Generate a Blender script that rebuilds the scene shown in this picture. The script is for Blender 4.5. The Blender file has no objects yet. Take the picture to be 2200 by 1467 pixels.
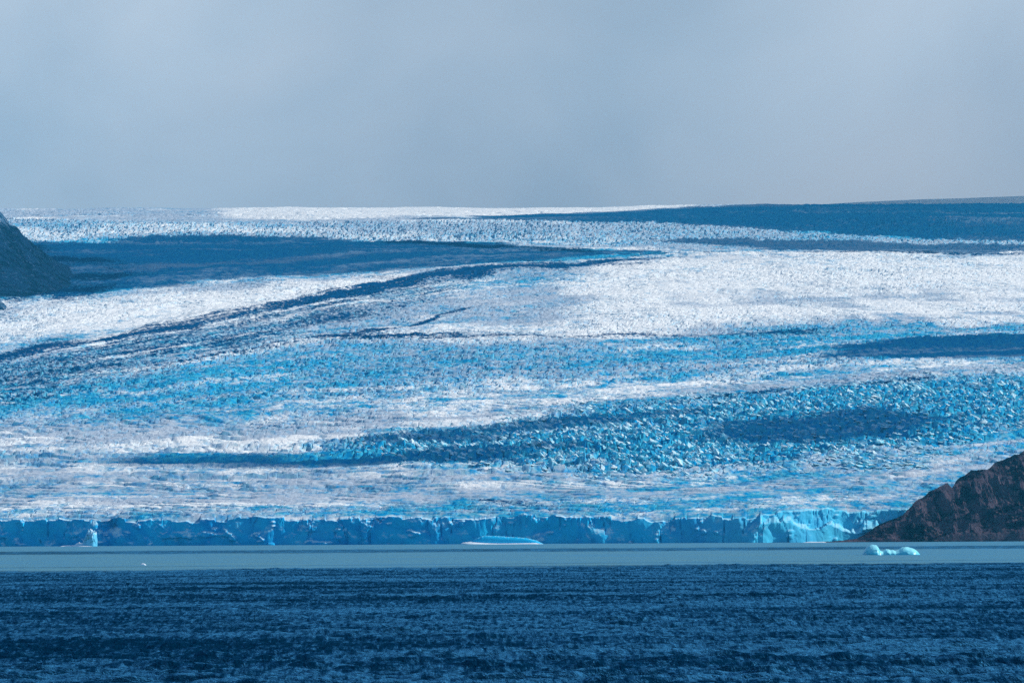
import bpy, math
import numpy as np

# ------------------------------------------------------------------ camera
scene = bpy.context.scene
COL = scene.collection
CAM_H = 10.0
HFOV = math.radians(14.0)
F = 1100.0 / math.tan(HFOV / 2)      # focal length in pixels of the 2200 px wide photograph
HORIZON = 1150.0                     # eye level in the photograph
ROLL = 0.0052

cam = bpy.data.cameras.new("Camera")
cam.sensor_width = 36.0
cam.lens = 18.0 / math.tan(HFOV / 2)
cam.shift_y = (HORIZON - 733.5) / 2200.0
cam.clip_start = 1.0
cam.clip_end = 200000.0
cam_o = bpy.data.objects.new("Camera", cam)
cam_o.location = (0, 0, CAM_H)
cam_o.rotation_euler = (math.pi / 2, ROLL, 0)
COL.objects.link(cam_o)
scene.camera = cam_o

# ------------------------------------------------------------------ light
SUN_EL, SUN_AZ = math.radians(33.0), math.radians(79.0)   # azimuth clockwise from the view direction
SUN = np.array([math.cos(SUN_EL) * math.sin(SUN_AZ), math.cos(SUN_EL) * math.cos(SUN_AZ), math.sin(SUN_EL)])

world = bpy.data.worlds.new("World")
scene.world = world
world.use_nodes = True
wn, wl = world.node_tree.nodes, world.node_tree.links
wn.clear()
w_out = wn.new("ShaderNodeOutputWorld")
w_mix = wn.new("ShaderNodeMixShader")
w_bg = wn.new("ShaderNodeBackground")
w_bg.inputs["Strength"].default_value = 0.125
w_sky = wn.new("ShaderNodeTexSky")
w_sky.sky_type = 'NISHITA'
w_sky.sun_disc = False
w_sky.sun_elevation = SUN_EL
w_sky.sun_rotation = SUN_AZ
w_sky.altitude = 0
w_sky.air_density = 1.0
w_sky.dust_density = 0.0
w_sky.ozone_density = 3.5
wl.new(w_sky.outputs[0], w_bg.inputs["Color"])
# low cloud bank that closes the sky above the ice field, breaking up overhead
w_co = wn.new("ShaderNodeTexCoord")
w_map = wn.new("ShaderNodeMapping")
w_map.inputs["Scale"].default_value = (1, 1, 1.25)
w_map.inputs["Location"].default_value = (0.31, 0.2, 0.11)
wl.new(w_co.outputs["Generated"], w_map.inputs["Vector"])
w_n1 = wn.new("ShaderNodeTexNoise")
w_n1.inputs["Scale"].default_value = 11.0
w_n1.inputs["Detail"].default_value = 5.0
w_n1.inputs["Roughness"].default_value = 0.45
w_n1.inputs["Distortion"].default_value = 0.35
wl.new(w_map.outputs[0], w_n1.inputs["Vector"])
w_rc = wn.new("ShaderNodeValToRGB")
w_rc.color_ramp.elements[0].position = 0.33
w_rc.color_ramp.elements[0].color = (0.445, 0.51, 0.595, 1)
w_rc.color_ramp.elements[1].position = 0.66
w_rc.color_ramp.elements[1].color = (0.66, 0.70, 0.765, 1)
wl.new(w_n1.outputs["Fac"], w_rc.inputs["Fac"])
w_cl = wn.new("ShaderNodeBackground")
w_cl.inputs["Strength"].default_value = 1.0
wl.new(w_rc.outputs["Color"], w_cl.inputs["Color"])
w_sep = wn.new("ShaderNodeSeparateXYZ")
wl.new(w_co.outputs["Generated"], w_sep.inputs[0])
w_add = wn.new("ShaderNodeMath"); w_add.operation = 'MULTIPLY_ADD'
w_n2 = wn.new("ShaderNodeTexNoise")
w_n2.inputs["Scale"].default_value = 3.0
w_n2.inputs["Detail"].default_value = 5.0
wl.new(w_co.outputs["Generated"], w_n2.inputs["Vector"])
wl.new(w_n2.outputs["Fac"], w_add.inputs[0])
w_add.inputs[1].default_value = 0.125
wl.new(w_sep.outputs["Z"], w_add.inputs[2])
w_mr = wn.new("ShaderNodeMapRange")
w_mr.interpolation_type = 'SMOOTHSTEP'
w_mr.inputs["From Min"].default_value = 0.18
w_mr.inputs["From Max"].default_value = 0.31
wl.new(w_add.outputs[0], w_mr.inputs["Value"])
wl.new(w_mr.outputs[0], w_mix.inputs[0])
wl.new(w_cl.outputs[0], w_mix.inputs[1])
wl.new(w_bg.outputs[0], w_mix.inputs[2])
wl.new(w_mix.outputs[0], w_out.inputs[0])

sun = bpy.data.lights.new("Sun", 'SUN')
sun.energy = 5.0
sun.angle = math.radians(0.5)
sun.color = (1.0, 0.955, 0.87)
sun_o = bpy.data.objects.new("Sun", sun)
sun_o.rotation_euler = (math.pi / 2 - SUN_EL, 0, math.pi - SUN_AZ)
COL.objects.link(sun_o)

vs = scene.view_settings
vs.view_transform = 'Standard'
vs.look = 'None'
vs.exposure = 0.0
vs.gamma = 1.0
vs.use_curve_mapping = False
scene.cycles.max_bounces = 5
scene.cycles.diffuse_bounces = 2
scene.cycles.glossy_bounces = 2
scene.cycles.volume_bounces = 0
scene.cycles.use_denoising = False

# ------------------------------------------------------------------ numpy noise
def hsh(ix, iy, seed):
    h = (ix.astype(np.int64) * 374761393 + iy.astype(np.int64) * 668265263 + int(seed) * 982451653) & 0xffffffff
    h = ((h ^ (h >> 13)) * 1274126177) & 0xffffffff
    h = ((h ^ (h >> 16)) * 2246822519) & 0xffffffff
    return ((h ^ (h >> 15)) & 0xffffff).astype(np.float64) / 16777216.0

def vnoise(x, y, seed=0):
    ix, iy = np.floor(x), np.floor(y)
    fx, fy = x - ix, y - iy
    fx = fx * fx * fx * (fx * (fx * 6 - 15) + 10)
    fy = fy * fy * fy * (fy * (fy * 6 - 15) + 10)
    a, b = hsh(ix, iy, seed), hsh(ix + 1, iy, seed)
    c, d = hsh(ix, iy + 1, seed), hsh(ix + 1, iy + 1, seed)
    return (a + (b - a) * fx) * (1 - fy) + (c + (d - c) * fx) * fy

def fbm(x, y, seed=0, octs=4, gain=0.5):
    s, a, t = 0.0, 1.0, 0.0
    for o in range(octs):
        s = s + a * vnoise(x * 2 ** o + 17.3 * o, y * 2 ** o - 9.1 * o, seed + o)
        t += a
        a *= gain
    return s / t

def ridged(x, y, seed=0, octs=4, gain=0.5):
    s, a, t = 0.0, 1.0, 0.0
    for o in range(octs):
        n = 1 - np.abs(2 * vnoise(x * 2 ** o + 5.3 * o, y * 2 ** o + 3.1 * o, seed + o) - 1)
        s = s + a * n * n
        t += a
        a *= gain
    return s / t

def worley(x, y, seed=0, tilt=False):
    """distance to nearest and second nearest cell point, random per cell, offset to the point"""
    ix, iy = np.floor(x), np.floor(y)
    f1 = np.full(x.shape, 9.0); f2 = f1.copy()
    rid = np.zeros(x.shape); ox = np.zeros(x.shape); oy = np.zeros(x.shape)
    for dx in (-1, 0, 1):
        for dy in (-1, 0, 1):
            cx, cy = ix + dx, iy + dy
            px = cx + 0.1 + 0.8 * hsh(cx, cy, seed)
            py = cy + 0.1 + 0.8 * hsh(cx, cy, seed + 1)
            ex, ey = x - px, y - py
            d = np.sqrt(ex * ex + ey * ey)
            m = d < f1
            f2 = np.where(m, f1, np.minimum(f2, d))
            f1 = np.where(m, d, f1)
            rid = np.where(m, hsh(cx, cy, seed + 2), rid)
            ox = np.where(m, ex, ox); oy = np.where(m, ey, oy)
    return f1, f2, rid, ox, oy

def sstep(a, b, x):
    t = np.clip((x - a) / (b - a), 0, 1)
    return t * t * (3 - 2 * t)

# ------------------------------------------------------------------ mesh helpers
def mesh_from(name, verts, faces, mat, smooth=False):
    me = bpy.data.meshes.new(name)
    v = np.asarray(verts, dtype=np.float32)
    f = np.asarray(faces, dtype=np.int32)
    n = f.shape[1]
    me.vertices.add(len(v)); me.vertices.foreach_set("co", v.ravel())
    me.loops.add(f.size); me.loops.foreach_set("vertex_index", f.ravel())
    me.polygons.add(len(f))
    me.polygons.foreach_set("loop_start", np.arange(0, f.size, n, dtype=np.int32))
    me.polygons.foreach_set("loop_total", np.full(len(f), n, dtype=np.int32))
    me.polygons.foreach_set("use_smooth", np.full(len(f), smooth, dtype=bool))
    me.update(calc_edges=True)
    me.validate()
    if mat:
        me.materials.append(mat)
    return me

def grid_faces(nr, nc, flip=False):
    i = np.arange(nr - 1)[:, None] * nc + np.arange(nc - 1)[None, :]
    i = i.ravel()
    q = np.stack([i, i + 1, i + nc + 1, i + nc], 1)
    return q[:, ::-1] if flip else q

def link(name, me, parent=None):
    o = bpy.data.objects.new(name, me)
    COL.objects.link(o)
    if parent is not None:
        o.parent = parent
    return o

def attr(me, name, values):
    a = me.attributes.new(name, 'FLOAT', 'POINT')
    a.data.foreach_set("value", np.asarray(values, dtype=np.float32).ravel())

def tag(o, label, cat=None, kind=None, group=None):
    o["label"] = label
    if cat: o["category"] = cat
    if kind: o["kind"] = kind
    if group: o["group"] = group
    return o

# ------------------------------------------------------------------ materials
class NT:
    def __init__(self, name):
        self.m = bpy.data.materials.new(name)
        self.m.use_nodes = True
        self.n, self.l = self.m.node_tree.nodes, self.m.node_tree.links
        self.n.clear()
        self.out = self.n.new("ShaderNodeOutputMaterial")
        self.b = self.n.new("ShaderNodeBsdfPrincipled")
        self.l.new(self.b.outputs[0], self.out.inputs[0])
        self.geo = self.n.new("ShaderNodeNewGeometry")
    def pos(self, sx, sy, sz):
        mp = self.n.new("ShaderNodeMapping")
        mp.inputs["Scale"].default_value = (sx, sy, sz)
        self.l.new(self.geo.outputs["Position"], mp.inputs["Vector"])
        return mp.outputs[0]
    def noise(self, vec, scale=1.0, detail=4.0, rough=0.55, dist=0.0):
        t = self.n.new("ShaderNodeTexNoise")
        t.inputs["Scale"].default_value = scale
        t.inputs["Detail"].default_value = detail
        t.inputs["Roughness"].default_value = rough
        t.inputs["Distortion"].default_value = dist
        self.l.new(vec, t.inputs["Vector"])
        return t.outputs["Fac"]
    def rng(self, v, a, b, c=0.0, d=1.0):
        t = self.n.new("ShaderNodeMapRange")
        t.interpolation_type = 'SMOOTHSTEP'
        for k, x in zip(("From Min", "From Max", "To Min", "To Max"), (a, b, c, d)):
            t.inputs[k].default_value = x
        self.l.new(v, t.inputs["Value"])
        return t.outputs[0]
    def math(self, op, a, b=None, clamp=False):
        t = self.n.new("ShaderNodeMath"); t.operation = op; t.use_clamp = clamp
        for k, x in enumerate((a, b)):
            if x is None: continue
            if isinstance(x, (int, float)): t.inputs[k].default_value = x
            else: self.l.new(x, t.inputs[k])
        return t.outputs[0]
    def mix(self, fac, a, b):
        t = self.n.new("ShaderNodeMix"); t.data_type = 'RGBA'
        for k, x in ((0, fac), (6, a), (7, b)):
            if isinstance(x, (int, float)): t.inputs[k].default_value = x
            elif isinstance(x, tuple): t.inputs[k].default_value = (*x, 1)
            else: self.l.new(x, t.inputs[k])
        return t.outputs[2]
    def attr(self, name):
        t = self.n.new("ShaderNodeAttribute"); t.attribute_name = name
        return t.outputs["Fac"]
    def nz(self):
        s = self.n.new("ShaderNodeSeparateXYZ")
        self.l.new(self.geo.outputs["True Normal"], s.inputs[0])
        return s.outputs["Z"]
    def bump(self, h, strength, dist):
        t = self.n.new("ShaderNodeBump")
        t.inputs["Strength"].default_value = strength
        t.inputs["Distance"].default_value = dist
        self.l.new(h, t.inputs["Height"])
        self.l.new(t.outputs[0], self.b.inputs["Normal"])
    def set(self, **k):
        for a, x in k.items():
            i = self.b.inputs[a.replace("_", " ")]
            if isinstance(x, (int, float)): i.default_value = x
            elif isinstance(x, tuple): i.default_value = (*x, 1)
            else: self.l.new(x, i)

SNOW = (0.92, 0.90, 0.86)
GREY = (0.42, 0.48, 0.56)
BLUE = (0.05, 0.38, 0.53)
DEEP = (0.002, 0.26, 0.54)
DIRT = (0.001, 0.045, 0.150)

def ice_surface():
    t = NT("weathered_glacier_ice")
    fine = t.noise(t.pos(0.12, 0.055, 0.12), 1.0, 6, 0.64, 0.3)
    patch = t.noise(t.pos(0.030, 0.013, 0.05), 1.0, 6, 0.68, 0.3)
    wide = t.noise(t.pos(0.006, 0.0018, 0.0), 1.0, 4, 0.6)
    c = t.mix(t.math('MULTIPLY', t.rng(t.math('ADD', wide, t.math('SUBTRACT', t.attr('grey_ice'), 0.5)), 0.40, 0.70), 0.9), SNOW, GREY)
    c = t.mix(t.rng(t.math('ADD', fine, t.math('MULTIPLY', t.math('SUBTRACT', t.attr('grey_ice'), 0.55), 0.25)), 0.53, 0.66, 0, 0.75), c, GREY)
    blue = t.attr("blue_ice_and_shade")
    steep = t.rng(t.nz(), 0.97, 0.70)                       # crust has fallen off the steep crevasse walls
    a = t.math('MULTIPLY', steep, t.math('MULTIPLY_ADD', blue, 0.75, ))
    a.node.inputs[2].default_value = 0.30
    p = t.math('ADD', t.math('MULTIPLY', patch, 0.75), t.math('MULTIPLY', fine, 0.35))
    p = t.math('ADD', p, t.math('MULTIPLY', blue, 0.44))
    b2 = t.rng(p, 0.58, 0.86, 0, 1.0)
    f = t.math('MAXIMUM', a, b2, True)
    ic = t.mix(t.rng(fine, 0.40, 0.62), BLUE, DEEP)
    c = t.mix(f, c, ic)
    d = t.attr("debris_and_dark")
    dp = t.math('ADD', d, t.math('MULTIPLY', t.math('SUBTRACT', fine, 0.5), 1.5))
    c = t.mix(t.rng(dp, 0.28, 0.66, 0, 1.0), c, DIRT)
    t.set(Base_Color=c, Roughness=0.9, Specular_IOR_Level=0.0)
    t.bump(fine, 0.6, 2.0)
    return t.m

def ice_wall():
    t = NT("blue_cliff_ice")
    fine = t.noise(t.pos(0.09, 0.09, 0.05), 1.0, 6, 0.6, 0.4)
    big = t.noise(t.pos(0.020, 0.02, 0.030), 1.0, 4, 0.55, 0.8)
    c = t.mix(t.rng(big, 0.36, 0.66), (0.012, 0.46, 0.78), (0.002, 0.30, 0.66))
    c = t.mix(t.rng(fine, 0.60, 0.75, 0, 0.4), c, (0.015, 0.17, 0.52))
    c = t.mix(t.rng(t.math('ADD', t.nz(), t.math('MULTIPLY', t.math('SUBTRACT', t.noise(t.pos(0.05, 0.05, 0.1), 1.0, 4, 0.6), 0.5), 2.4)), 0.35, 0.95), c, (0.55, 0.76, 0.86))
    c = t.mix(t.math('MULTIPLY', t.attr('pale_lit_ice'), 0.55), c, (0.11, 0.56, 0.74))  # sunlit look of the right-hand wall painted as paler ice, plus random patches
    d = t.attr("debris_and_dark")
    dp = t.math('ADD', d, t.math('MULTIPLY', t.math('SUBTRACT', fine, 0.5), 1.2))
    c = t.mix(t.rng(dp, 0.35, 0.75, 0, 0.85), c, (0.03, 0.045, 0.07))
    t.set(Base_Color=c, Roughness=0.7, Specular_IOR_Level=0.05)
    t.bump(fine, 0.5, 1.5)
    return t.m

def ice_serac():
    t = NT("serac_ice")
    fine = t.noise(t.pos(0.16, 0.12, 0.16), 1.0, 5, 0.6, 0.3)
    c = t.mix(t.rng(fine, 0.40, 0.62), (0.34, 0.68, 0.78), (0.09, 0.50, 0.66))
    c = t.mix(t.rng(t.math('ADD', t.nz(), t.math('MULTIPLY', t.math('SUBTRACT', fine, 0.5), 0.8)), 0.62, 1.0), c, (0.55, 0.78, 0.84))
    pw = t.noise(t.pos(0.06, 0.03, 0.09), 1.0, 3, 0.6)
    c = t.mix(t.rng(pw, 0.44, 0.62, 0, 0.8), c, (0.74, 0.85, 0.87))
    t.set(Base_Color=c, Roughness=0.7, Specular_IOR_Level=0.05)
    t.bump(fine, 0.4, 1.0)
    return t.m

def berg_ice(name, body, top, lo, hi):
    t = NT(name)
    fine = t.noise(t.pos(0.5, 0.5, 0.5), 1.0, 5, 0.6, 0.2)
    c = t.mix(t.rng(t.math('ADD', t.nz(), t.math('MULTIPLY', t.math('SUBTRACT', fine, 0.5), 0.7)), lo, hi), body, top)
    t.set(Base_Color=c, Roughness=0.35, Specular_IOR_Level=0.4)
    t.bump(fine, 0.3, 0.5)
    return t.m

def rock(name, ca, cb, cc, sc):
    t = NT(name)
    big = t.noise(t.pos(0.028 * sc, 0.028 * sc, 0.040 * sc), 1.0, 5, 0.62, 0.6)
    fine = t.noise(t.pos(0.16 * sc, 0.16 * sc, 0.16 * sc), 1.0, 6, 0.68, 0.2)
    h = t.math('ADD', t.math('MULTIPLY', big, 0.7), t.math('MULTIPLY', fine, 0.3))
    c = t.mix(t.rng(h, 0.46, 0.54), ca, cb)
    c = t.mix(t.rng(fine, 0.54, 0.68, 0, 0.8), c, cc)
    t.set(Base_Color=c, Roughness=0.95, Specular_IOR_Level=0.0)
    t.bump(fine, 0.8, 3.0 / sc)
    return t.m

def water():
    t = NT("lake_water")
    silt = t.attr("silt")
    ripple = t.noise(t.pos(1.3, 0.6, 1.0), 1.0, 5, 0.65, 0.2)
    slick = t.noise(t.pos(1.7, 0.095, 1.0), 1.0, 6, 0.72, 0.3)
    gust = t.noise(t.pos(0.012, 0.022, 1.0), 1.0, 5, 0.6, 0.3)
    sl = t.math('ADD', t.math('MULTIPLY', slick, 0.72), t.math('MULTIPLY', gust, 0.55))
    rg = t.rng(sl, 0.47, 0.76, 0.06, 0.82)
    c = t.mix(silt, (0.0002, 0.018, 0.046), (0.120, 0.270, 0.315))
    bp = t.n.new("ShaderNodeBump")
    bp.inputs["Strength"].default_value = 1.0; bp.inputs["Distance"].default_value = 0.45
    t.l.new(ripple, bp.inputs["Height"])
    df = t.n.new("ShaderNodeBsdfDiffuse"); gl = t.n.new("ShaderNodeBsdfGlossy"); fr = t.n.new("ShaderNodeFresnel"); mx = t.n.new("ShaderNodeMixShader")
    fr.inputs["IOR"].default_value = 1.055
    gl.inputs["Color"].default_value = (0.08, 0.38, 0.68, 1)
    t.l.new(c, df.inputs["Color"]); t.l.new(t.mix(silt, rg, (0.6,) * 3), gl.inputs["Roughness"])
    for nd in (df, gl, fr): t.l.new(bp.outputs[0], nd.inputs["Normal"])
    t.l.new(t.math('MULTIPLY', fr.outputs[0], t.rng(t.math('ADD', sl, t.math('MULTIPLY', silt, 0.0)), 0.52, 0.76, 0.12, 1.8), True), mx.inputs[0]); t.l.new(df.outputs[0], mx.inputs[1]); t.l.new(gl.outputs[0], mx.inputs[2])
    t.l.new(mx.outputs[0], t.out.inputs[0])
    t.n.remove(t.b)
    return t.m

def cloud_mat():
    t = NT("cloud_vapour")
    t.set(Base_Color=(0.85, 0.86, 0.88), Roughness=1.0, Specular_IOR_Level=0.0)
    return t.m

M_ICE, M_WALL, M_SERAC = ice_surface(), ice_wall(), ice_serac()
M_WATER, M_CLOUD = water(), cloud_mat()
M_ROCK = rock("brown_rock", (0.078, 0.058, 0.078), (0.004, 0.006, 0.016), (0.19, 0.138, 0.145), 1.0)
M_ROCK_FAR = rock("haze_tinted_rock", (0.045, 0.110, 0.200), (0.003, 0.022, 0.065), (0.42, 0.50, 0.60), 0.55)  # blue of the distant haze is mixed into these rock colours
M_BERG_A = berg_ice("cyan_berg_ice", (0.008, 0.50, 0.72), (0.32, 0.85, 0.94), 0.15, 0.95)
M_BERG_B = berg_ice("deep_blue_berg_ice", (0.006, 0.50, 0.86), (0.50, 0.88, 0.96), 0.86, 1.05)
M_BERG_C = berg_ice("white_berg_ice", (0.12, 0.54, 0.80), (0.88, 0.93, 0.96), 0.2, 0.75)

# ------------------------------------------------------------------ the lie of the ice
PY = np.array([4700, 5000, 5400, 6400, 8500, 11000, 13500, 16000, 18200, 20500], float)
PV = np.array([-4, -40, -100, -250, -450, -605, -668, -698, -706, -640], float)
PZ = CAM_H - PV / F * PY
_yy = np.linspace(PY[0], PY[-1], 4000)
_zz = np.interp(_yy, PY, PZ)
_k = np.exp(-np.linspace(-2.2, 2.2, 161) ** 2); _k /= _k.sum()
_zs = np.convolve(np.pad(_zz, 80, mode='reflect', reflect_type='odd'), _k, mode='valid')
def base_z(Y):
    return np.interp(Y, _yy, _zs)
_vv = np.maximum.accumulate((_zs - CAM_H) / _yy * F)
def unroll(px, py):
    dx, dy = np.asarray(px, float) - 1100, np.asarray(py, float) - HORIZON
    return dx - ROLL * dy, dy + ROLL * dx
def on_ice(px, py):
    """where a landmark of the photograph lies on the glacier"""
    u, v = unroll(px, py)
    Y = np.interp(-v, _vv, _yy)
    return u / F * Y, Y
def on_lake(px, py):
    u, v = unroll(px, py)
    Y = CAM_H * F / v
    return u / F * Y, Y
def at_dist(px, py, Y):
    u, v = unroll(px, py)
    return u / F * Y, CAM_H - v / F * Y

def edge(S, pts):
    X, Y = on_ice([p[0] for p in pts], [p[1] for p in pts])
    return np.interp(S, X / Y, Y)
def band(S, Y, top, bot, soft=0.12, fade=None, wob=None):
    """strip of ice between an upper and a lower flow line"""
    yt, yb = edge(S, top), edge(S, bot)
    w = np.maximum(yt - yb, 1.0)
    q = (Y - yb) / w + (0 if wob is None else wob)
    m = sstep(-soft, soft, q) * sstep(1 + soft, 1 - soft, q)
    if fade:
        s0 = on_ice(fade[0], fade[2])[0] / on_ice(fade[0], fade[2])[1]
        s1 = on_ice(fade[1], fade[3])[0] / on_ice(fade[1], fade[3])[1]
        g = 0.012
        if fade[0] > 5: m = m * sstep(s0 - g, s0 + g, S)
        if fade[1] < 2195: m = m * sstep(s1 + g, s1 - g, S)
    return m
def strip(S, Y, pts, half, **k):
    return band(S, Y, [(x, y - half) for x, y in pts], [(x, y + half) for x, y in pts],
                fade=(pts[0][0], pts[-1][0], pts[0][1], pts[-1][1]), **k)

SERAC_TOP = [(650, 950), (900, 935), (1100, 905), (1300, 872), (1600, 850), (1900, 822), (2200, 803)]
SERAC_BOT = [(650, 975), (900, 1000), (1100, 1012), (1300, 1018), (1600, 1008), (1750, 985), (2000, 960), (2200, 905)]

FLOW = [[(0, 440), (2200, 425)], [(0, 520), (1000, 521), (2200, 530)],
        [(-200, 815), (0, 772), (600, 660), (960, 585), (1450, 552), (2200, 543)],
        [(-200, 860), (0, 830), (300, 796), (680, 727), (1300, 720), (2200, 690)],
        [(0, 930), (500, 905), (1000, 885), (1400, 855), (2200, 785)],
        [(0, 1000), (600, 990), (1000, 985), (1400, 950), (2200, 870)],
        [(0, 1060), (1400, 1045), (2200, 970)], [(0, 1135), (2200, 1120)]]
def flow(S, Y):
    """0 at the front, rising by one from flow line to flow line"""
    e = [edge(S, l) for l in FLOW]
    return sum(np.clip((Y - e[k + 1]) / np.maximum(e[k] - e[k + 1], 1), 0, 1) for k in range(len(e) - 1))

def zones(X, Y):
    S = X / Y
    w1 = (fbm(X / 90, Y / 380, 71, 4) - 0.5)
    w2 = (fbm(X / 35, Y / 140, 77, 3) - 0.5)
    wob = w1 * 0.5 + w2 * 0.25
    fl = flow(S, Y) + 0.05 * w1
    st1, st2, st3 = fbm(fl * 5, S * 14, 911, 4) - 0.5, fbm(fl * 17, S * 26, 921, 4) - 0.5, fbm(fl * 55, S * 70, 931, 3) - 0.5
    grey = 0.64 + 0.9 * (fbm(fl * 7, S * 12, 941, 5) - 0.5) + 0.35 * st2
    blue = 0.27 + 0.35 * (fbm(X / 260, Y / 900, 91, 4) - 0.5)
    def add(m, val):
        nonlocal blue
        blue = blue * (1 - m) + val * m
    add(band(S, Y, [(0, 455), (2200, 440)], [(0, 545), (700, 500), (1400, 520), (2200, 545)], 0.1), 0.12)
    add(band(S, Y, [(0, 780), (300, 760), (650, 725), (1200, 725), (1700, 700), (2200, 685)],
             [(0, 905), (400, 900), (800, 865), (1400, 815), (1800, 770), (2200, 755)], 0.22, wob=wob), 0.47)
    add(band(S, Y, [(1100, 590), (1350, 560), (1600, 545), (2200, 545)],
             [(1100, 690), (1350, 705), (1600, 690), (2200, 685)], 0.1, (1250, 2200, 620, 620), wob=wob * 0.4), 0.0)
    add(band(S, Y, [(0, 650), (400, 615), (950, 585)], [(0, 735), (400, 690), (950, 600)], 0.15, (0, 920, 690, 590)), 0.02)
    add(band(S, Y, [(0, 930), (500, 905), (1000, 880), (1400, 850), (2200, 775)],
             [(0, 975), (500, 965), (1000, 920), (1400, 868), (2200, 800)], 0.3, wob=wob * 0.5), 0.08)
    add(band(S, Y, SERAC_TOP, SERAC_BOT, 0.3, (700, 2200, 960, 850), wob=wob * 0.6), 0.72)
    add(strip(S, Y, [(330, 990), (600, 990), (900, 985), (1100, 985)], 9, soft=0.4, wob=wob), 0.9)
    add(band(S, Y, [(1300, 1060), (1700, 1030), (1950, 1000), (2200, 960)], [(1300, 1105), (1700, 1100), (2200, 1100)],
             0.35, (1400, 2200, 1080, 1040), wob=wob), 0.42)
    add(band(S, Y, [(0, 1095), (1100, 1085), (2200, 1075)], [(0, 1130), (2200, 1130)], 0.3, wob=wob * 1.5), 0.50)
    blue = blue + 0.55 * st1 + 0.45 * st2 + 0.25 * st3
    firn = band(S, Y, [(300, 440), (1000, 440), (1700, 438)], [(300, 470), (700, 466), (1000, 463), (1450, 455), (1700, 452)], 0.15, (520, 1420, 460, 450))
    blue = blue * (1 - firn) - 0.3 * firn
    grey = grey * (1 - firn) - 0.2 * firn
    # cloud shade on these slopes, also painted in as bluer ice colour
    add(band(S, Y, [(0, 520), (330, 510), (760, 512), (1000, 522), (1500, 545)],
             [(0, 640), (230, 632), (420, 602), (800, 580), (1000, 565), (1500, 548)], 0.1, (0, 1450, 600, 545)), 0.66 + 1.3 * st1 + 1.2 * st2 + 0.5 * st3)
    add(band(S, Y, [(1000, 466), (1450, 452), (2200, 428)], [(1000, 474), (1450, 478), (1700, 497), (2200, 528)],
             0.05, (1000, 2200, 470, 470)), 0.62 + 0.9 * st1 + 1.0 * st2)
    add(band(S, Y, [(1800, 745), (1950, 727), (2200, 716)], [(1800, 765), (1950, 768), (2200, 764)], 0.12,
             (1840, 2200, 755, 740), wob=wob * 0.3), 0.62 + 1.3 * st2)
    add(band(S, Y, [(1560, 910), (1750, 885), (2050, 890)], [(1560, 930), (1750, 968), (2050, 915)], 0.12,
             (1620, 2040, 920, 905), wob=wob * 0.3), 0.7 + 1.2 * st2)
    dirt_and_dark = 0 * X
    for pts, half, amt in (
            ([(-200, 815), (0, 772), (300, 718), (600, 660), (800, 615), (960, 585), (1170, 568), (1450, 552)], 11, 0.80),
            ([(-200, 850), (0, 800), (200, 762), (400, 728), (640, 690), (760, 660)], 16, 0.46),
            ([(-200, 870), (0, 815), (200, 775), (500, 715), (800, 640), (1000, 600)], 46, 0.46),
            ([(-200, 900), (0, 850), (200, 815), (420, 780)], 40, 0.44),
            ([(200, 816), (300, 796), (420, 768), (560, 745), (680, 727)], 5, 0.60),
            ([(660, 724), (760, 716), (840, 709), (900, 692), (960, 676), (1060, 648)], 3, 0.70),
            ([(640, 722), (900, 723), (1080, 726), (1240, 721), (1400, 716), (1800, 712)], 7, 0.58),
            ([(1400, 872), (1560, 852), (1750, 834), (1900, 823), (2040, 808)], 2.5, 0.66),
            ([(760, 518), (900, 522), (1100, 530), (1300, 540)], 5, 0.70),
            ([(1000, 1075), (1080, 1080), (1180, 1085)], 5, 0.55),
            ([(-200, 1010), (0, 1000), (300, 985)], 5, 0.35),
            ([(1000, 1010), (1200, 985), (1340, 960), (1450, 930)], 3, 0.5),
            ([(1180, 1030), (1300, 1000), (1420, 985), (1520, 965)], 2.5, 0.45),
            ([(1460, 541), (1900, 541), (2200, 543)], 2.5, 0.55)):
        dirt_and_dark = np.maximum(dirt_and_dark, amt * strip(S, Y, pts, half, soft=0.5, wob=wob * 1.6))
    dirt_and_dark = dirt_and_dark * (1 + 1.3 * st3 + 0.9 * st2)
    # rubble apron under the left hillside
    dirt_and_dark = np.maximum(dirt_and_dark, np.clip(0.5 + 1.6 * st2 + 1.2 * st1, 0, 0.8) * band(S, Y, [(-300, 480), (0, 500), (150, 545), (300, 560), (430, 585)],
                                         [(-300, 690), (0, 648), (230, 630), (430, 600)], 0.35, (-300, 330, 560, 600), wob=wob))
    rough = 1.0 + 0 * X
    rough += 1.6 * band(S, Y, SERAC_TOP, SERAC_BOT, 0.1, (700, 2200, 960, 850))
    rough += 1.4 * band(S, Y, [(0, 470), (600, 478), (1400, 470), (2200, 470)], [(0, 540), (600, 512), (1400, 525), (2200, 540)], 0.1)
    rough += 0.5 * band(S, Y, [(0, 780), (650, 725), (2200, 685)], [(0, 905), (800, 865), (2200, 755)], 0.2)
    rough += 1.0 * band(S, Y, [(1450, 452), (2200, 428)], [(1450, 478), (2200, 500)], 0.1, (1300, 2200, 470, 470))
    rough -= 0.35 * band(S, Y, [(0, 1010), (1400, 1020)], [(0, 1095), (1400, 1085)], 0.3)
    clean = np.maximum(band(S, Y, [(1100, 590), (1350, 560), (1600, 545), (2200, 545)], [(1100, 690), (1350, 705), (1600, 690), (2200, 685)], 0.3,
                            (1250, 2200, 620, 620), wob=wob),
                       band(S, Y, [(0, 650), (400, 615), (950, 585)], [(0, 735), (400, 690), (950, 600)], 0.4, (0, 920, 690, 590), wob=wob))
    grey = grey - 0.38 * clean
    rough = rough * (1 - 0.7 * firn)
    rough = rough * (0.55 + 0.9 * fbm(fl * 6, S * 40, 951, 4))
    return np.clip(blue, 0, 1.6), np.clip(dirt_and_dark, 0, 1), rough, grey, fl

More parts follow.
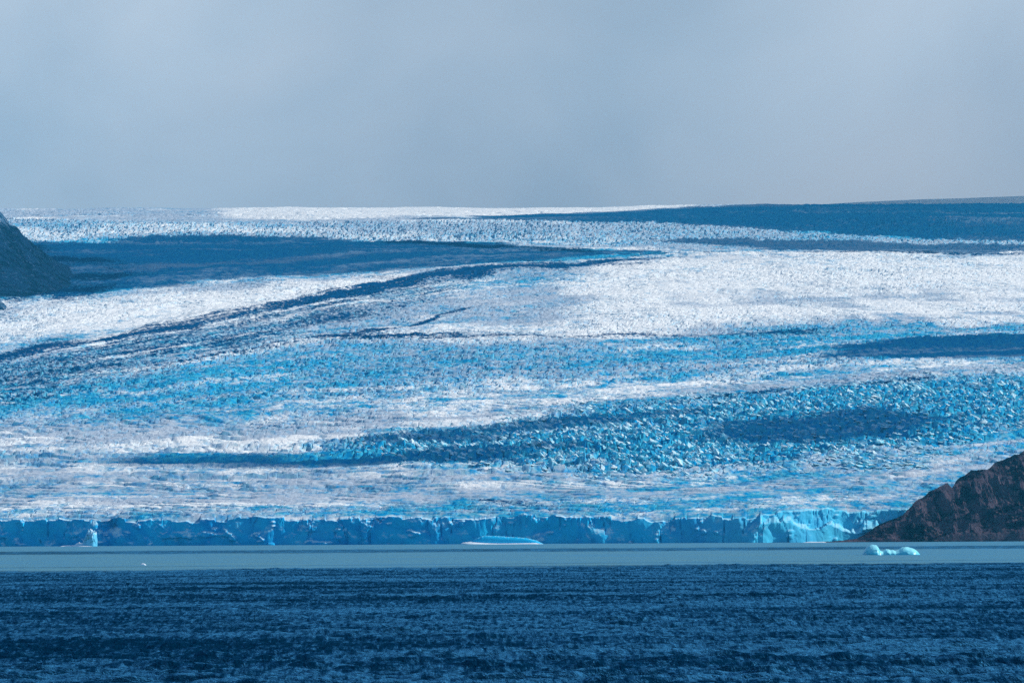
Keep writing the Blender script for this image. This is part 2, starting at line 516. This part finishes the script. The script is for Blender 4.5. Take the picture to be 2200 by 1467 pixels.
def front_y(X):
    """line of the calving front"""
    y = 5000 + 26 * (fbm(X / 150, 0 * X + 3.3, 31, 4) - 0.5) + 0.0 * X
    return y + 95 * sstep(270, 440, X) + 40 * sstep(-420, -640, X)

def front_top(X):
    t = 31.5 + 9.0 * (fbm(X / 60, 0 * X + 8.8, 41, 4) - 0.5)
    t = t + 5.0 * (fbm(X / 13, 0 * X + 2.2, 47, 4) - 0.5)
    _, _, r, _, _ = worley(X / 15.0, 0 * X + 0.5, 49)
    return t + 4.5 * (r - 0.5) + 7 * sstep(240, 380, X)

def ice_detail(X, Y, rough):
    wx = X + 9 * (fbm(X / 40, Y / 40, 5, 2) - 0.5)
    wy = Y + 24 * (fbm(X / 45, Y / 60, 6, 2) - 0.5)
    f1, f2, r, ox, oy = worley(wx / 15.0, wy / 21.0, 11)
    g1, g2, q, ux, uy = worley(wx / 55.0, wy / 24.0, 21)
    gap = sstep(0.0, 0.20, f2 - f1)
    blk = (r - 0.5) * 3.0 + 2.2 * (gap - 1) + (ox * (r - 0.5) * 4 + oy * (q - 0.4) * 3)
    crev = 3.2 * (sstep(0.0, 0.16, g2 - g1) - 1) + (q - 0.5) * 2.0
    ph = (Y * 0.9 + X * 0.35 + 130 * (fbm(X / 240, Y / 300, 71, 3) - 0.5)) / 34.0
    lines = sstep(0.80, 1.0, np.abs(np.sin(ph * math.pi))) * sstep(0.45, 0.65, fbm(X / 70, Y / 160, 73, 3))
    swell = -4.5 * lines * np.clip(1.6 - 0.5 * rough, 0.2, 1) + 16 * (fbm(X / 330, Y / 430, 61, 3) - 0.5)
    sm = 2.4 * (ridged(wx / 44, wy / 26, 66, 4, 0.6) - 0.45)
    return swell + rough * (0.40 * blk * np.clip(1.3 * rough - 0.5, 0.25, 2.2) + 0.50 * crev + 0.8 * sm)

# ------------------------------------------------------------------ lake
def build_lake():
    ys = [-400.0, -100.0, 60.0, 140.0, 190.0]
    y = 205.0
    while y < 5400:
        ys.append(y)
        y += 0.62 if y < 300 else (0.62 * (y / 300) ** 1.25 if y < 900 else (y / 900) ** 2 * 2.6)
    ys = np.array(ys)
    nc = 360
    s = np.linspace(-1, 1, nc)
    half = np.maximum(0.165 * ys, 60) + np.where(ys < 150, 200, 0)
    X = s[None, :] * half[:, None]
    Y = np.repeat(ys[:, None], nc, 1)
    rng = np.random.default_rng(4)
    Z = np.zeros_like(X)
    gust = 0.25 + 1.5 * fbm(X / 90, Y / 40, 301, 4)
    gust2 = 0.55 + 0.9 * fbm(X / 12, Y / 30, 305, 3)
    for k in range(60):
        lam = 0.75 * (9.0 / 0.75) ** (rng.random() ** 1.4)
        kk = 2 * math.pi / lam
        th = math.radians(-90 + rng.normal(12, 34))
        slope = 0.050 * (1.0 if lam < 3 else 1.1)
        ph = rng.random() * 6.283
        c = np.sin(kk * (math.cos(th) * X + math.sin(th) * Y) + ph)
        res = np.clip(1.5 - 1.1 * (np.maximum(0.165 * Y * 2 / nc, 0.3) * 2.5 / lam - 0.6), 0.25, 1) if lam < 4 else 1
        Z += slope / kk * c * res
    calm_edge = 1330 + 60 * (fbm(X / 160, 0 * X, 311, 3) - 0.5) + X * 0.42
    silt = sstep(-45, 45, Y - calm_edge + 190 * (fbm(X / 60, Y / 26, 317, 5, 0.6) - 0.5))
    # wind-ruffled clear streak farther out
    c0 = 2900 + 120 * (fbm(X / 300, 0 * X, 331, 3) - 0.5) + X * 0.3
    st = sstep(400, 210, np.abs(Y - c0) + 120 * (fbm(X / 30, Y / 200, 337, 3) - 0.5))
    silt = np.clip(silt * (1 - 0.85 * st), 0, 1)
    st3 = sstep(26, 8, np.abs(Y - 1480 - X * .42) + 20 * (fbm(X / 20, Y / 60, 347, 3) - 0.5)) * 0.35
    silt = np.clip(silt - st3, 0, 1)
    Z *= gust * gust2 * (1 - 0.93 * silt)
    Z[Y < 150] *= 0.3
    v = np.stack([X, Y, Z], -1).reshape(-1, 3)
    me = mesh_from("lake", v, grid_faces(len(ys), nc), M_WATER, True)
    attr(me, "silt", silt)
    return tag(link("lake", me), "dark rippled glacial lake with a calm silty teal band", kind="structure")
build_lake()

# ------------------------------------------------------------------ glacier
NC, NR = 1000, 860
SMAX = 0.150
S_ = np.linspace(-SMAX, SMAX, NC)
yv = np.linspace(5000, 19800, 4000)
vq = np.interp(yv, _yy, _vv); vq = (vq - vq[0]) / (vq[-1] - vq[0])
lq = np.log(yv / yv[0]); lq /= lq[-1]
rows = np.interp(np.linspace(0, 1, NR), 0.62 * vq + 0.38 * lq, yv)
front_s = front_y(S_ * 5000)
X0 = S_ * 5000

YY = rows[:, None] + (front_s - 5000)[None, :] * np.exp(-(rows - 5000) / 260)[:, None]
XX = S_[None, :] * YY
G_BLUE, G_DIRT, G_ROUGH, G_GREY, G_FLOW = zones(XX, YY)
GZ = base_z(YY)
det = ice_detail(XX, YY, G_ROUGH) + 9.0 * (ridged(G_FLOW * 9, XX / YY * 16, 971, 3) - 0.4) * sstep(5050, 5500, YY)
nearf = sstep(5000, 5160, rows)[:, None]
top_s = front_top(X0)
lip = np.exp(-(rows - 5000) / 9.0)[:, None]
top_b = (31.5 + 7 * sstep(240, 380, X0))[None, :] * (1 - lip) + top_s[None, :] * lip
GZ = (GZ + det) * nearf + (top_b + 0.8 * det * sstep(5000, 5030, rows)[:, None] + (rows[:, None] - 5000) * 0.10) * (1 - nearf)
GZ[0, :] = top_s
glacier = link("glacier", None)
tag(glacier, "vast crevassed blue and white glacier descending to the lake", kind="structure")
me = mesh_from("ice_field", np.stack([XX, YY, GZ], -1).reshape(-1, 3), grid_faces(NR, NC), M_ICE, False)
attr(me, "blue_ice_and_shade", G_BLUE); attr(me, "debris_and_dark", G_DIRT); attr(me, "grey_ice", G_GREY)
link("ice_field", me, glacier)

def build_cliff():
    n = 46
    t = np.linspace(0, 1, n)[:, None]
    X = np.repeat(X0[None, :], n, 0)
    top = YY[0][None, :]
    zt = top_s[None, :]
    Z = -4 + (zt + 4) * t
    wx = X + 14 * (fbm(X / 30, Z / 20, 3, 3) - 0.5) + 0.25 * Z
    d = 15 * (fbm(wx / 34, Z / 75, 131, 4) - 0.5) + 6 * (ridged(wx / 17, Z / 60, 141, 3) - 0.45)
    d += 3.0 * (fbm(wx / 7, Z / 9, 151, 4, 0.6) - 0.5) * sstep(0.35, 0.7, fbm(X / 70, Z / 40, 145, 3))
    d += 4.0 * sstep(0.05, 0.0, np.abs(fbm(X / 13, Z / 80, 157, 3) - 0.5)) * sstep(0.4, 0.6, fbm(X / 45, Z / 50, 158, 2))
    d -= 5.0 * sstep(0.66, 0.80, fbm(X / 16, Z / 12, 155, 3))
    d += 5.5 * t                                     # wall leans back
    xr = X
    ledge = sstep(270, 300, xr) * (0.40 + 0.34 * (fbm(X / 16, 0 * X, 161, 4, 0.6) - 0.5) + 0.25 * sstep(430, 280, xr))
    d += 26 * (sstep(0.0, 1.0, (t - ledge) / (0.03 + 0.34 * sstep(0.35, 0.7, fbm(X / 22, 0 * X + 4, 163, 3)))) - 1) * sstep(270, 300, xr)
    # hollows
    for hx, hz, rx, rz, dep in ((-478, 24, 15, 10, 14), (-560, 10, 14, 10, 8), (-520, 25, 9, 7, 6), (40, 17, 18, 7, 5), (110, 20, 12, 8, 6)):
        d += dep * np.exp(-((X - hx) / rx) ** 2 - ((Z - hz) / rz) ** 2)
    dirt_and_dark = 0.5 * np.exp(-((X + 474) / 10) ** 2 - ((Z - 24) / 9) ** 2) + 0.5 * np.exp(-((X + 560) / 16) ** 2 - ((Z - 8) / 9) ** 2)  # darkness of two hollows put into the wall colour
    keep = 1 - sstep(0.955, 1.0, t + 0.04 * (fbm(X / 11, 0 * X, 171, 3) - 0.5))
    Y = top - 5.5 - 14 * 0 + (d - 4) * keep * 0.8 + 5.5 * (1 - keep)
    Y = Y - 0.0
    Y[-1] = top
    me = mesh_from("ice_cliff", np.stack([S_[None, :] * Y, Y, Z], -1).reshape(-1, 3), grid_faces(n, NC), M_WALL, False)
    attr(me, "debris_and_dark", dirt_and_dark); attr(me, "pale_lit_ice", sstep(100, 330, X + 120 * (fbm(X / 25, Z / 25, 181, 3) - 0.5)) + 0.25 * sstep(0.55, 0.7, fbm(X / 40, Z / 25, 183, 3)))
    link("ice_cliff", me, glacier)
build_cliff()

# ------------------------------------------------------------------ seracs
def ground(x, y):
    s = np.clip((x / y + SMAX) / (2 * SMAX) * (NC - 1), 0, NC - 1.001)
    r = np.clip(np.interp(y, rows, np.arange(NR)), 0, NR - 1.001)
    return GZ[r.astype(int), s.astype(int)]

def serac_mesh(seed):
    r = np.random.default_rng(seed)
    lean = np.array([-0.28 - 0.3 * r.random(), 0.25 * r.normal()])
    v, n = [], 6
    ang0 = r.random() * 6.28
    rad = 0.5 + 0.14 * r.normal(size=n).clip(-1, 1)
    for lvl, (h, sc) in enumerate(((-0.5, 1.12), (0.25, 0.95), (0.62, 0.66), (0.9, 0.30))):
        for k in range(n):
            a = ang0 + k * 2 * math.pi / n + 0.15 * r.normal()
            q = rad[k] * sc * (1 + 0.12 * r.normal())
            v.append((math.cos(a) * q + lean[0] * h * 0.8, math.sin(a) * q * 1.6 + lean[1] * h, h + 0.07 * r.normal() + (0.22 * math.cos(a + 2.2) if lvl > 1 else 0)))
    v.append((lean[0] * 0.85, lean[1] * 0.9, 1.0))
    f = []
    for l in range(3):
        for k in range(n):
            a, b = l * n + k, l * n + (k + 1) % n
            f += [(a, b, b + n), (a, b + n, a + n)]
    for k in range(n):
        f.append((3 * n + k, 3 * n + (k + 1) % n, 4 * n))
    return np.array(v), np.array(f)

def build_seracs():
    rng = np.random.default_rng(12)
    protos = [serac_mesh(100 + k) for k in range(10)]
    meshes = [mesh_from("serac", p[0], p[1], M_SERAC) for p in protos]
    pts = []
    gx, gy = np.meshgrid(np.arange(-260, 1150, 11.0), np.arange(5500, 7600, 16.5))
    gx = gx.ravel() + rng.uniform(-6, 6, gx.size); gy = gy.ravel() + rng.uniform(-9, 9, gy.size)
    S = gx / gy
    wob = 0.5 * (fbm(gx / 80, gy / 200, 401, 3) - 0.5)
    m = band(S, gy, SERAC_TOP, SERAC_BOT, 0.40, (800, 2200, 970, 850), wob=wob)
    lens = band(S, gy, [(1560, 900), (1750, 880), (2050, 885)], [(1560, 930), (1750, 970), (2050, 920)], 0.2, (1600, 2060, 920, 900))
    hmap = 0.35 + 0.9 * fbm(gx / 60, gy / 170, 411, 3)
    sel = (m > 0.25) & (np.abs(S) < SMAX - 0.004)
    gx, gy, hm, ln = gx[sel], gy[sel], hmap[sel], lens[sel]
    H = (2.8 + 3.8 * rng.random(len(gx)) ** 1.6) * hm * (1 - 0.55 * ln) * (0.35 + 0.65 * sstep(0.2, 0.95, m[sel]))
    W = (4.8 + 4.4 * rng.random(len(gx))) * (0.65 + 0.4 * hm)
    rot = rng.normal(0, 0.5, len(gx))
    vis = (np.abs(gx / gy) < 0.121)
    order = np.argsort(-(H * W / gy ** 2) * vis)
    big, rest = order[:290], order[290:]
    gz = ground(gx, gy)
    for i in big:
        o = link("serac", meshes[rng.integers(10)], glacier)
        o.location = (gx[i], gy[i], gz[i] - 1.0)
        o.scale = (W[i], W[i], H[i] * 1.15)
        o.rotation_euler = (0, 0, rot[i])
    V, Fc, off = [], [], 0
    for i in rest:
        p, f = protos[rng.integers(10)]
        c, s = math.cos(rot[i]), math.sin(rot[i])
        q = p * (W[i], W[i], H[i])
        q = np.stack([q[:, 0] * c - q[:, 1] * s + gx[i], q[:, 0] * s + q[:, 1] * c + gy[i], q[:, 2] + gz[i] - 1.0], 1)
        V.append(q); Fc.append(f + off); off += len(q)
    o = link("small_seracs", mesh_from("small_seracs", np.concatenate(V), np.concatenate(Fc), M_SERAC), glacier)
    o["kind"] = "stuff"
build_seracs()

# ------------------------------------------------------------------ snowfield behind the crest
def build_snowfield():
    xs = np.linspace(-5200, 6200, 90); ys = np.linspace(19000, 27500, 40)
    X, Y = np.meshgrid(xs, ys)
    t = (Y - 19000) / 7500
    right = sstep(300, 3400, X)
    v = 640 + (690 + 32 * right - 640) * np.clip(t, 0, 1) - 50 * np.clip(t - 1, 0, 1)
    Z = CAM_H + v / F * Y + 30 * (fbm(X / 900, Y / 900, 501, 4) - 0.5)
    me = mesh_from("snowfield", np.stack([X, Y, Z], -1).reshape(-1, 3), grid_faces(40, 90), M_ICE, True)
    tag(link("snowfield", me), "pale distant snowfield fading into mist behind the glacier crest", kind="structure")
build_snowfield()

# ------------------------------------------------------------------ rock
def build_headland():
    sil = [(1770, 1163), (1800, 1161), (1835, 1157), (1865, 1140), (1885, 1126), (1915, 1114), (1935, 1106), (1960, 1083), (1985, 1066),
           (2005, 1052), (2020, 1043), (2036, 1037), (2044, 1048), (2056, 1030), (2064, 1024), (2090, 1012), (2122, 1008), (2146, 990),
           (2175, 979), (2200, 971), (2270, 960), (2400, 965), (2600, 1010)]
    sx, sh = [], []
    for p in sil:
        x, z = at_dist(p[0], p[1], 5060 + 60 * max(0, min(1, (p[0] - 1850) / 350)))
        sx.append(x); sh.append(max(z, -1.5))
    xs = np.concatenate([np.linspace(372, 640, 250), np.linspace(642, 820, 60)])
    nt = 170
    X = np.repeat(xs[None, :], nt, 0)
    H = np.interp(X, sx, sh)
    t = np.linspace(0, 1.5, nt)[:, None]
    yf = 4985 + 10 * (fbm(X / 40, 0 * X, 601, 3) - 0.5) + 12 * sstep(470, 380, X)
    depth = 28 + 1.15 * H
    Y = yf + depth * t
    ramp = np.where(t < 1, 0.10 * sstep(0, .06, t) + 0.90 * (0.55 * t + 0.45 * t ** 2), 1 - 0.9 * (t - 1))
    n = (fbm(X / 26, Y / 26, 611, 5, 0.55) - 0.5)
    flute = ridged((X + 0.25 * (Y - 5000)) / 13, Y / 80, 621, 3) - 0.5
    knob = ridged(X / 34, Y / 26, 631, 4) - 0.45
    k = np.clip(H / 40, 0.1, 1) * np.where(t < 1, np.clip((1 - t) * 4, 0, 1) * np.clip(t * 7, 0, 1), 0.25)
    mid = sstep(0.45, 0.65, t) * sstep(1.02, 0.95, t) * sstep(475, 505, X)
    Z = H * ramp + k * (24 * n + 18 * knob + 16 * mid * flute) + np.where(t > 0.03, 1, 0) * 1.6 * (fbm(X / 5, Y / 5, 641, 3) - 0.5)
    Z = np.where(t < 0.012, -3, Z)
    me = mesh_from("rocky_headland", np.stack([X, Y, Z], -1).reshape(-1, 3), grid_faces(nt, len(xs)), M_ROCK, False)
    tag(link("rocky_headland", me), "dark brown rocky headland rising from the lake beside the ice cliff", kind="structure")
build_headland()

def build_hillside():
    sil = [(-420, 250), (-200, 340), (-60, 425), (0, 456), (14, 470), (20, 480), (38, 487), (48, 503), (72, 524), (100, 552), (130, 580),
           (170, 606), (220, 628), (300, 650)]
    YR = 10150.0
    sx, sh = [], []
    for p in sil:
        x, z = at_dist(p[0], p[1], YR)
        sx.append(x); sh.append(max(z - base_z(YR), -8))
    xs = np.linspace(-1800, -820, 260)
    ys = np.linspace(9050, 11400, 190)
    X, Y = np.meshgrid(xs, ys)
    Xs = X * YR / Y
    H = np.interp(Xs, sx, sh)
    w = np.where(Y < YR, sstep(9250 - 60 * sstep(-1050, -1250, X), YR, Y), sstep(11200, YR, Y))
    n = fbm(X / 110, Y / 160, 651, 5, 0.58) - 0.5
    Z = base_z(Y) - 14 + (H + 14) * w + (30 * n + 22 * (ridged((X - 0.4 * Y) / 60, Y / 240, 661, 4) - 0.5)) * np.clip(H / 90, 0.15, 1) * w
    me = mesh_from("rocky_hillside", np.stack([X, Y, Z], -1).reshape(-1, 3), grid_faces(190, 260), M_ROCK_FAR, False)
    tag(link("rocky_hillside", me), "shadowed grey rocky hillside at the glacier's far left margin", kind="structure")
build_hillside()

def build_outcrop():
    x0, y0 = on_ice(-6, 669)
    xs = np.linspace(-1, 1, 40); X, Y = np.meshgrid(xs, xs)
    R = np.sqrt(X ** 2 + Y ** 2)
    h = np.clip(1 - R ** 2, -0.3, 1)
    wx, wy = x0 + X * 27, y0 + Y * 60
    Z = base_z(wy) - 4 + 24 * h * (0.7 + 0.6 * (fbm(wx / 14, wy / 20, 671, 4)))
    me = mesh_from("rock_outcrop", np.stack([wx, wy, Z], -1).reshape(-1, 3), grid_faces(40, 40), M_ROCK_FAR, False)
    tag(link("rock_outcrop", me), "small dark rock knob poking through white ice below the hillside", kind="structure")
build_outcrop()

# ------------------------------------------------------------------ floating ice
def berg_mesh(name, prof, depth, mat, seed, amp=0.06, yskew=0.0, nx=90, ny=44, power=2.0, endw=0.16):
    """prof: (x, height) outline across; depth: half depth front to back"""
    px = np.array([p[0] for p in prof]); pz = np.array([p[1] for p in prof])
    xs = np.linspace(px[0], px[-1], nx)
    z = np.interp(xs, px, pz)
    k = np.exp(-np.linspace(-1.6, 1.6, 5) ** 2); k /= k.sum()
    z = np.convolve(np.pad(z, 2, mode='edge'), k, 'valid')
    a = np.linspace(0, 1, ny) * math.pi
    hx = np.clip(np.minimum(xs - px[0], px[-1] - xs) / (endw * (px[-1] - px[0])), 0, 1)
    dep = depth * np.sqrt(hx * (2 - hx)) * (0.6 + 0.4 * z / z.max()) + 0.02
    c = np.cos(a)[None, :]; s = np.sin(a)[None, :]
    Y = -np.sign(c) * np.abs(c) ** 0.8 * dep[:, None]
    Z = z[:, None] * np.abs(s) ** (2 / power) * 1.02 - 0.5
    X = np.repeat(xs[:, None], ny, 1)
    n = fbm(X / (0.12 * depth + 1), (Y + Z * 1.7) / (0.12 * depth + 1), seed, 4) - 0.5
    g = ridged(X / (0.5 * depth), (Y - Z) / (0.5 * depth), seed + 9, 3) - 0.5
    up = np.clip((Z + 0.5) / (0.25 * z.max()), 0, 1)
    Z = Z + amp * z[:, None] * (2.2 * n + 1.6 * g) * up
    Y = Y + amp * depth * (2 * n + g) * up * 0.8 + yskew * Z
    return mesh_from(name, np.stack([X, Y, Z], -1).reshape(-1, 3), grid_faces(nx, ny), mat, True)

def px_prof(pts, cx, base, Y):
    k = Y / F
    return [((x - cx) * k, (base - y) * k + 0.5) for x, y in pts]

def float_spot(px, py):
    Y = min(float(on_lake(px, py)[1]), 4850.0)
    return unroll(px, py)[0] / F * Y, Y

def berg(name, label, px, py, pts, depth, mat, seed, group=None, **kw):
    x, Y = float_spot(px, py)
    me = berg_mesh(name, px_prof(pts, px, py, Y), depth, mat, seed, **kw)
    o = link(name, me)
    o.location = (float(x), float(Y), 0)
    tag(o, label, "iceberg" if "berg" in name else "ice floe", group=group)
    return o

berg("iceberg", "bright cyan iceberg with two rounded humps and a low saddle between", 1915, 1191.5,
     [(1853, 1191.5), (1856, 1184), (1860, 1177), (1868, 1172), (1876, 1170.3), (1883, 1171), (1887, 1177), (1891, 1183), (1897, 1184.5),
      (1903, 1179.5), (1908, 1180), (1912, 1182), (1917, 1181), (1923, 1183.5), (1930, 1181), (1938, 1176.5), (1947, 1175.5), (1956, 1177),
      (1964, 1180), (1970, 1184), (1974, 1188), (1977, 1191.5)], 8.0, M_BERG_A, 701, amp=0.09)

b = berg("iceberg", "white iceberg with a tall curved tower and low trailing foot below the cliff", 172, 1171,
         [(150, 1171), (158, 1168.5), (164, 1166), (169, 1163.5), (174, 1164.5), (180, 1162), (184, 1158), (187, 1150), (190, 1144), (194, 1141), (199, 1139.5), (205, 1140.5),
          (208.5, 1143), (209.5, 1155), (210, 1171)], 7.0, M_BERG_C, 711, amp=0.22, power=3.0, endw=0.07)
b.rotation_euler = (0, 0, -0.32)
x, Y = float_spot(172, 1171)
foot = berg_mesh("ice_foot", px_prof([(128, 1171), (135, 1169.8), (150, 1168.8), (168, 1168.2), (190, 1169), (209, 1171)], 172, 1171, Y), 12.0, M_BERG_C, 713)
f = link("ice_foot", foot, b); f.location = (0, -3, 0)

b = berg("iceberg", "long low lens-shaped iceberg of deep blue ice with white rim", 1080, 1167.6,
         [(1008, 1167.6), (1016, 1160), (1024, 1155), (1035, 1151), (1046, 1149.5), (1060, 1150), (1080, 1151), (1100, 1152.5), (1120, 1154), (1138, 1156), (1152, 1160),
          (1160, 1163.5), (1168, 1167.6)], 7.5, M_BERG_B, 721, amp=0.07, power=2.6)
x, Y = float_spot(1080, 1167.6)
led = berg_mesh("snow_ledge", px_prof([(988, 1168), (991, 1165), (998, 1163.2), (1010, 1163), (1025, 1163.6), (1045, 1165), (1070, 1166), (1120, 1165.6), (1150, 1165), (1166, 1168)],
                                      1080, 1167.6, Y), 10.0, M_BERG_C, 723)
l_ = link("snow_ledge", led, b); l_.location = (0, -6, 0)

berg("ice_floe", "tiny white ice floe drifting alone in the silty teal water", 307, 1213.5,
     [(299.5, 1213.5), (302, 1211.5), (305, 1210), (309, 1209.7), (312, 1211.3), (314.5, 1213.5)], 0.9, M_BERG_C, 731, amp=0.05)
berg("ice_floe", "thin flat pale ice floe along the foot of the cliff by the headland", 1752, 1162.6,
     [(1722, 1162.8), (1732, 1161.2), (1740, 1160.6), (1755, 1161), (1768, 1160.8), (1778, 1162.8)], 4.0, M_BERG_C, 741, amp=0.05)

# ------------------------------------------------------------------ drifting clouds that shade parts of the ice, some added for shade alone
def cloud(poly, seed, label, alt=2750.0, thick=110.0, cell=38.0, land=None):
    P = []
    for p in poly:
        x, y = on_ice(p[0], p[1]) if land is None else p
        z = base_z(y) if land is None else land
        t = (alt - z) / SUN[2]
        P.append((float(x + SUN[0] * t), float(y + SUN[1] * t)))
    P = np.array(P)
    lo, hi = P.min(0) - 80, P.max(0) + 80
    xs = np.arange(lo[0], hi[0] + cell, cell); ys = np.arange(lo[1], hi[1] + cell, cell)
    X, Y = np.meshgrid(xs, ys)
    wx = X + 150 * (fbm(X / 200, Y / 200, seed, 5, 0.6) - 0.5); wy = Y + 260 * (fbm(X / 200, Y / 200, seed + 7, 5, 0.6) - 0.5)
    d = np.full(X.shape, 1e9); ins = np.zeros(X.shape, bool)
    for i in range(len(P)):
        a, b = P[i], P[(i + 1) % len(P)]
        e = b - a
        t = np.clip(((wx - a[0]) * e[0] + (wy - a[1]) * e[1]) / (e @ e), 0, 1)
        d = np.minimum(d, np.hypot(wx - a[0] - t * e[0], wy - a[1] - t * e[1]))
        c = (a[1] > wy) != (b[1] > wy)
        ins ^= c & (wx < (b[0] - a[0]) * (wy - a[1]) / (b[1] - a[1] + 1e-9) + a[0])
    d = np.where(ins, d, -d) + 6.5 * cell * (fbm(X / (3.2 * cell), Y / (5 * cell), seed + 21, 4, 0.6) - 0.56)
    th = np.sqrt(np.clip(d / 160, 0, 1)) * (0.55 + 0.9 * fbm(X / 130, Y / 130, seed + 3, 4))
    nr, nc = X.shape
    keep = d > 0
    q = grid_faces(nr, nc)
    kf = keep.ravel()[q].all(1)
    q = q[kf]
    top = np.stack([X, Y, alt + thick * th], -1).reshape(-1, 3)
    bot = np.stack([X, Y, alt - 0.25 * thick * th - 1], -1).reshape(-1, 3)
    V = np.concatenate([top, bot]); Fq = np.concatenate([q, q[:, ::-1] + nr * nc])
    used = np.unique(Fq); mp = -np.ones(len(V), int); mp[used] = np.arange(len(used))
    o = link("cloud", mesh_from("cloud", V[used], mp[Fq], M_CLOUD, True))
    tag(o, label, kind="structure")

cloud([(-150, 500), (60, 518), (200, 524), (320, 510), (500, 504), (760, 512), (1000, 521), (1300, 534), (1460, 541), (1300, 549), (1000, 568), (900, 576),
       (650, 594), (420, 604), (230, 634), (0, 646), (-150, 665)], 801, "broad drifting cloud shading the ice beside the far hillside")
cloud([(930, 472), (1100, 463), (1450, 449), (1700, 440), (2330, 425), (2330, 522), (1980, 511), (1800, 500), (1600, 489), (1450, 478), (1150, 474)], 811,
      "long drifting cloud shading the blue crest of the glacier")
cloud([(1380, 516), (1600, 514), (1800, 520), (2330, 528), (2330, 541), (1900, 540), (1750, 537), (1560, 524)], 821,
      "narrow drifting cloud shading a strip below the glacier crest", cell=30.0)
cloud([(1825, 758), (1880, 740), (1980, 724), (2080, 717), (2330, 722), (2330, 764), (2000, 764), (1930, 768), (1860, 764)], 831,
      "oval drifting cloud shading a lens of ice on the middle slope", cell=26.0)
cloud([(1600, 925), (1680, 895), (1780, 883), (1950, 884), (2060, 892), (1990, 925), (1900, 950), (1790, 966), (1690, 962), (1620, 945)], 841,
      "oval drifting cloud shading the hollow among the seracs", cell=24.0)

cloud([(300, 990), (500, 982), (760, 980), (1000, 968), (1180, 958), (1250, 966), (1100, 992), (900, 1000), (640, 1004), (400, 1000)], 851,  # cloud added out of view only to darken the trough
      "added unseen thin cloud shading the trough above the cliff", cell=18.0)
cloud([(760, 958), (950, 938), (1150, 908), (1330, 888), (1480, 876), (1500, 888), (1330, 908), (1150, 930), (960, 958), (850, 968)], 861,  # another unseen cloud, put in to darken the serac rim
      "added unseen ragged cloud shading the upper rim of the seracs", cell=18.0)
cloud([(-900, 19200), (5500, 19200), (5500, 27000), (-900, 27000)], 871, "added unseen high cloud sheet shading the far snowfield", alt=3750.0,  # added above the view to dim the bright snowfield
      thick=160.0, cell=140.0, land=1900.0)

# ------------------------------------------------------------------ haze
def build_haze():
    m = bpy.data.materials.new("thin_air")
    m.use_nodes = True
    n, l = m.node_tree.nodes, m.node_tree.links
    n.clear()
    out = n.new("ShaderNodeOutputMaterial")
    v = n.new("ShaderNodeVolumePrincipled")
    v.inputs["Color"].default_value = (0.07, 0.60, 1.0, 1)
    v.inputs["Density"].default_value = 2.2e-5
    l.new(v.outputs[0], out.inputs["Volume"])
    x, y0, y1, z0, z1 = 9000, -600, 28500, -6, 2200
    V = [(sx * x, yy, zz) for zz in (z0, z1) for yy in (y0, y1) for sx in (-1, 1)]
    Fq = [(0, 2, 3, 1), (4, 5, 7, 6), (0, 1, 5, 4), (2, 6, 7, 3), (0, 4, 6, 2), (1, 3, 7, 5)]
    o = link("haze", mesh_from("haze", V, Fq, m))
    tag(o, "thin blue air between the lake and the far ice", kind="stuff")
build_haze()
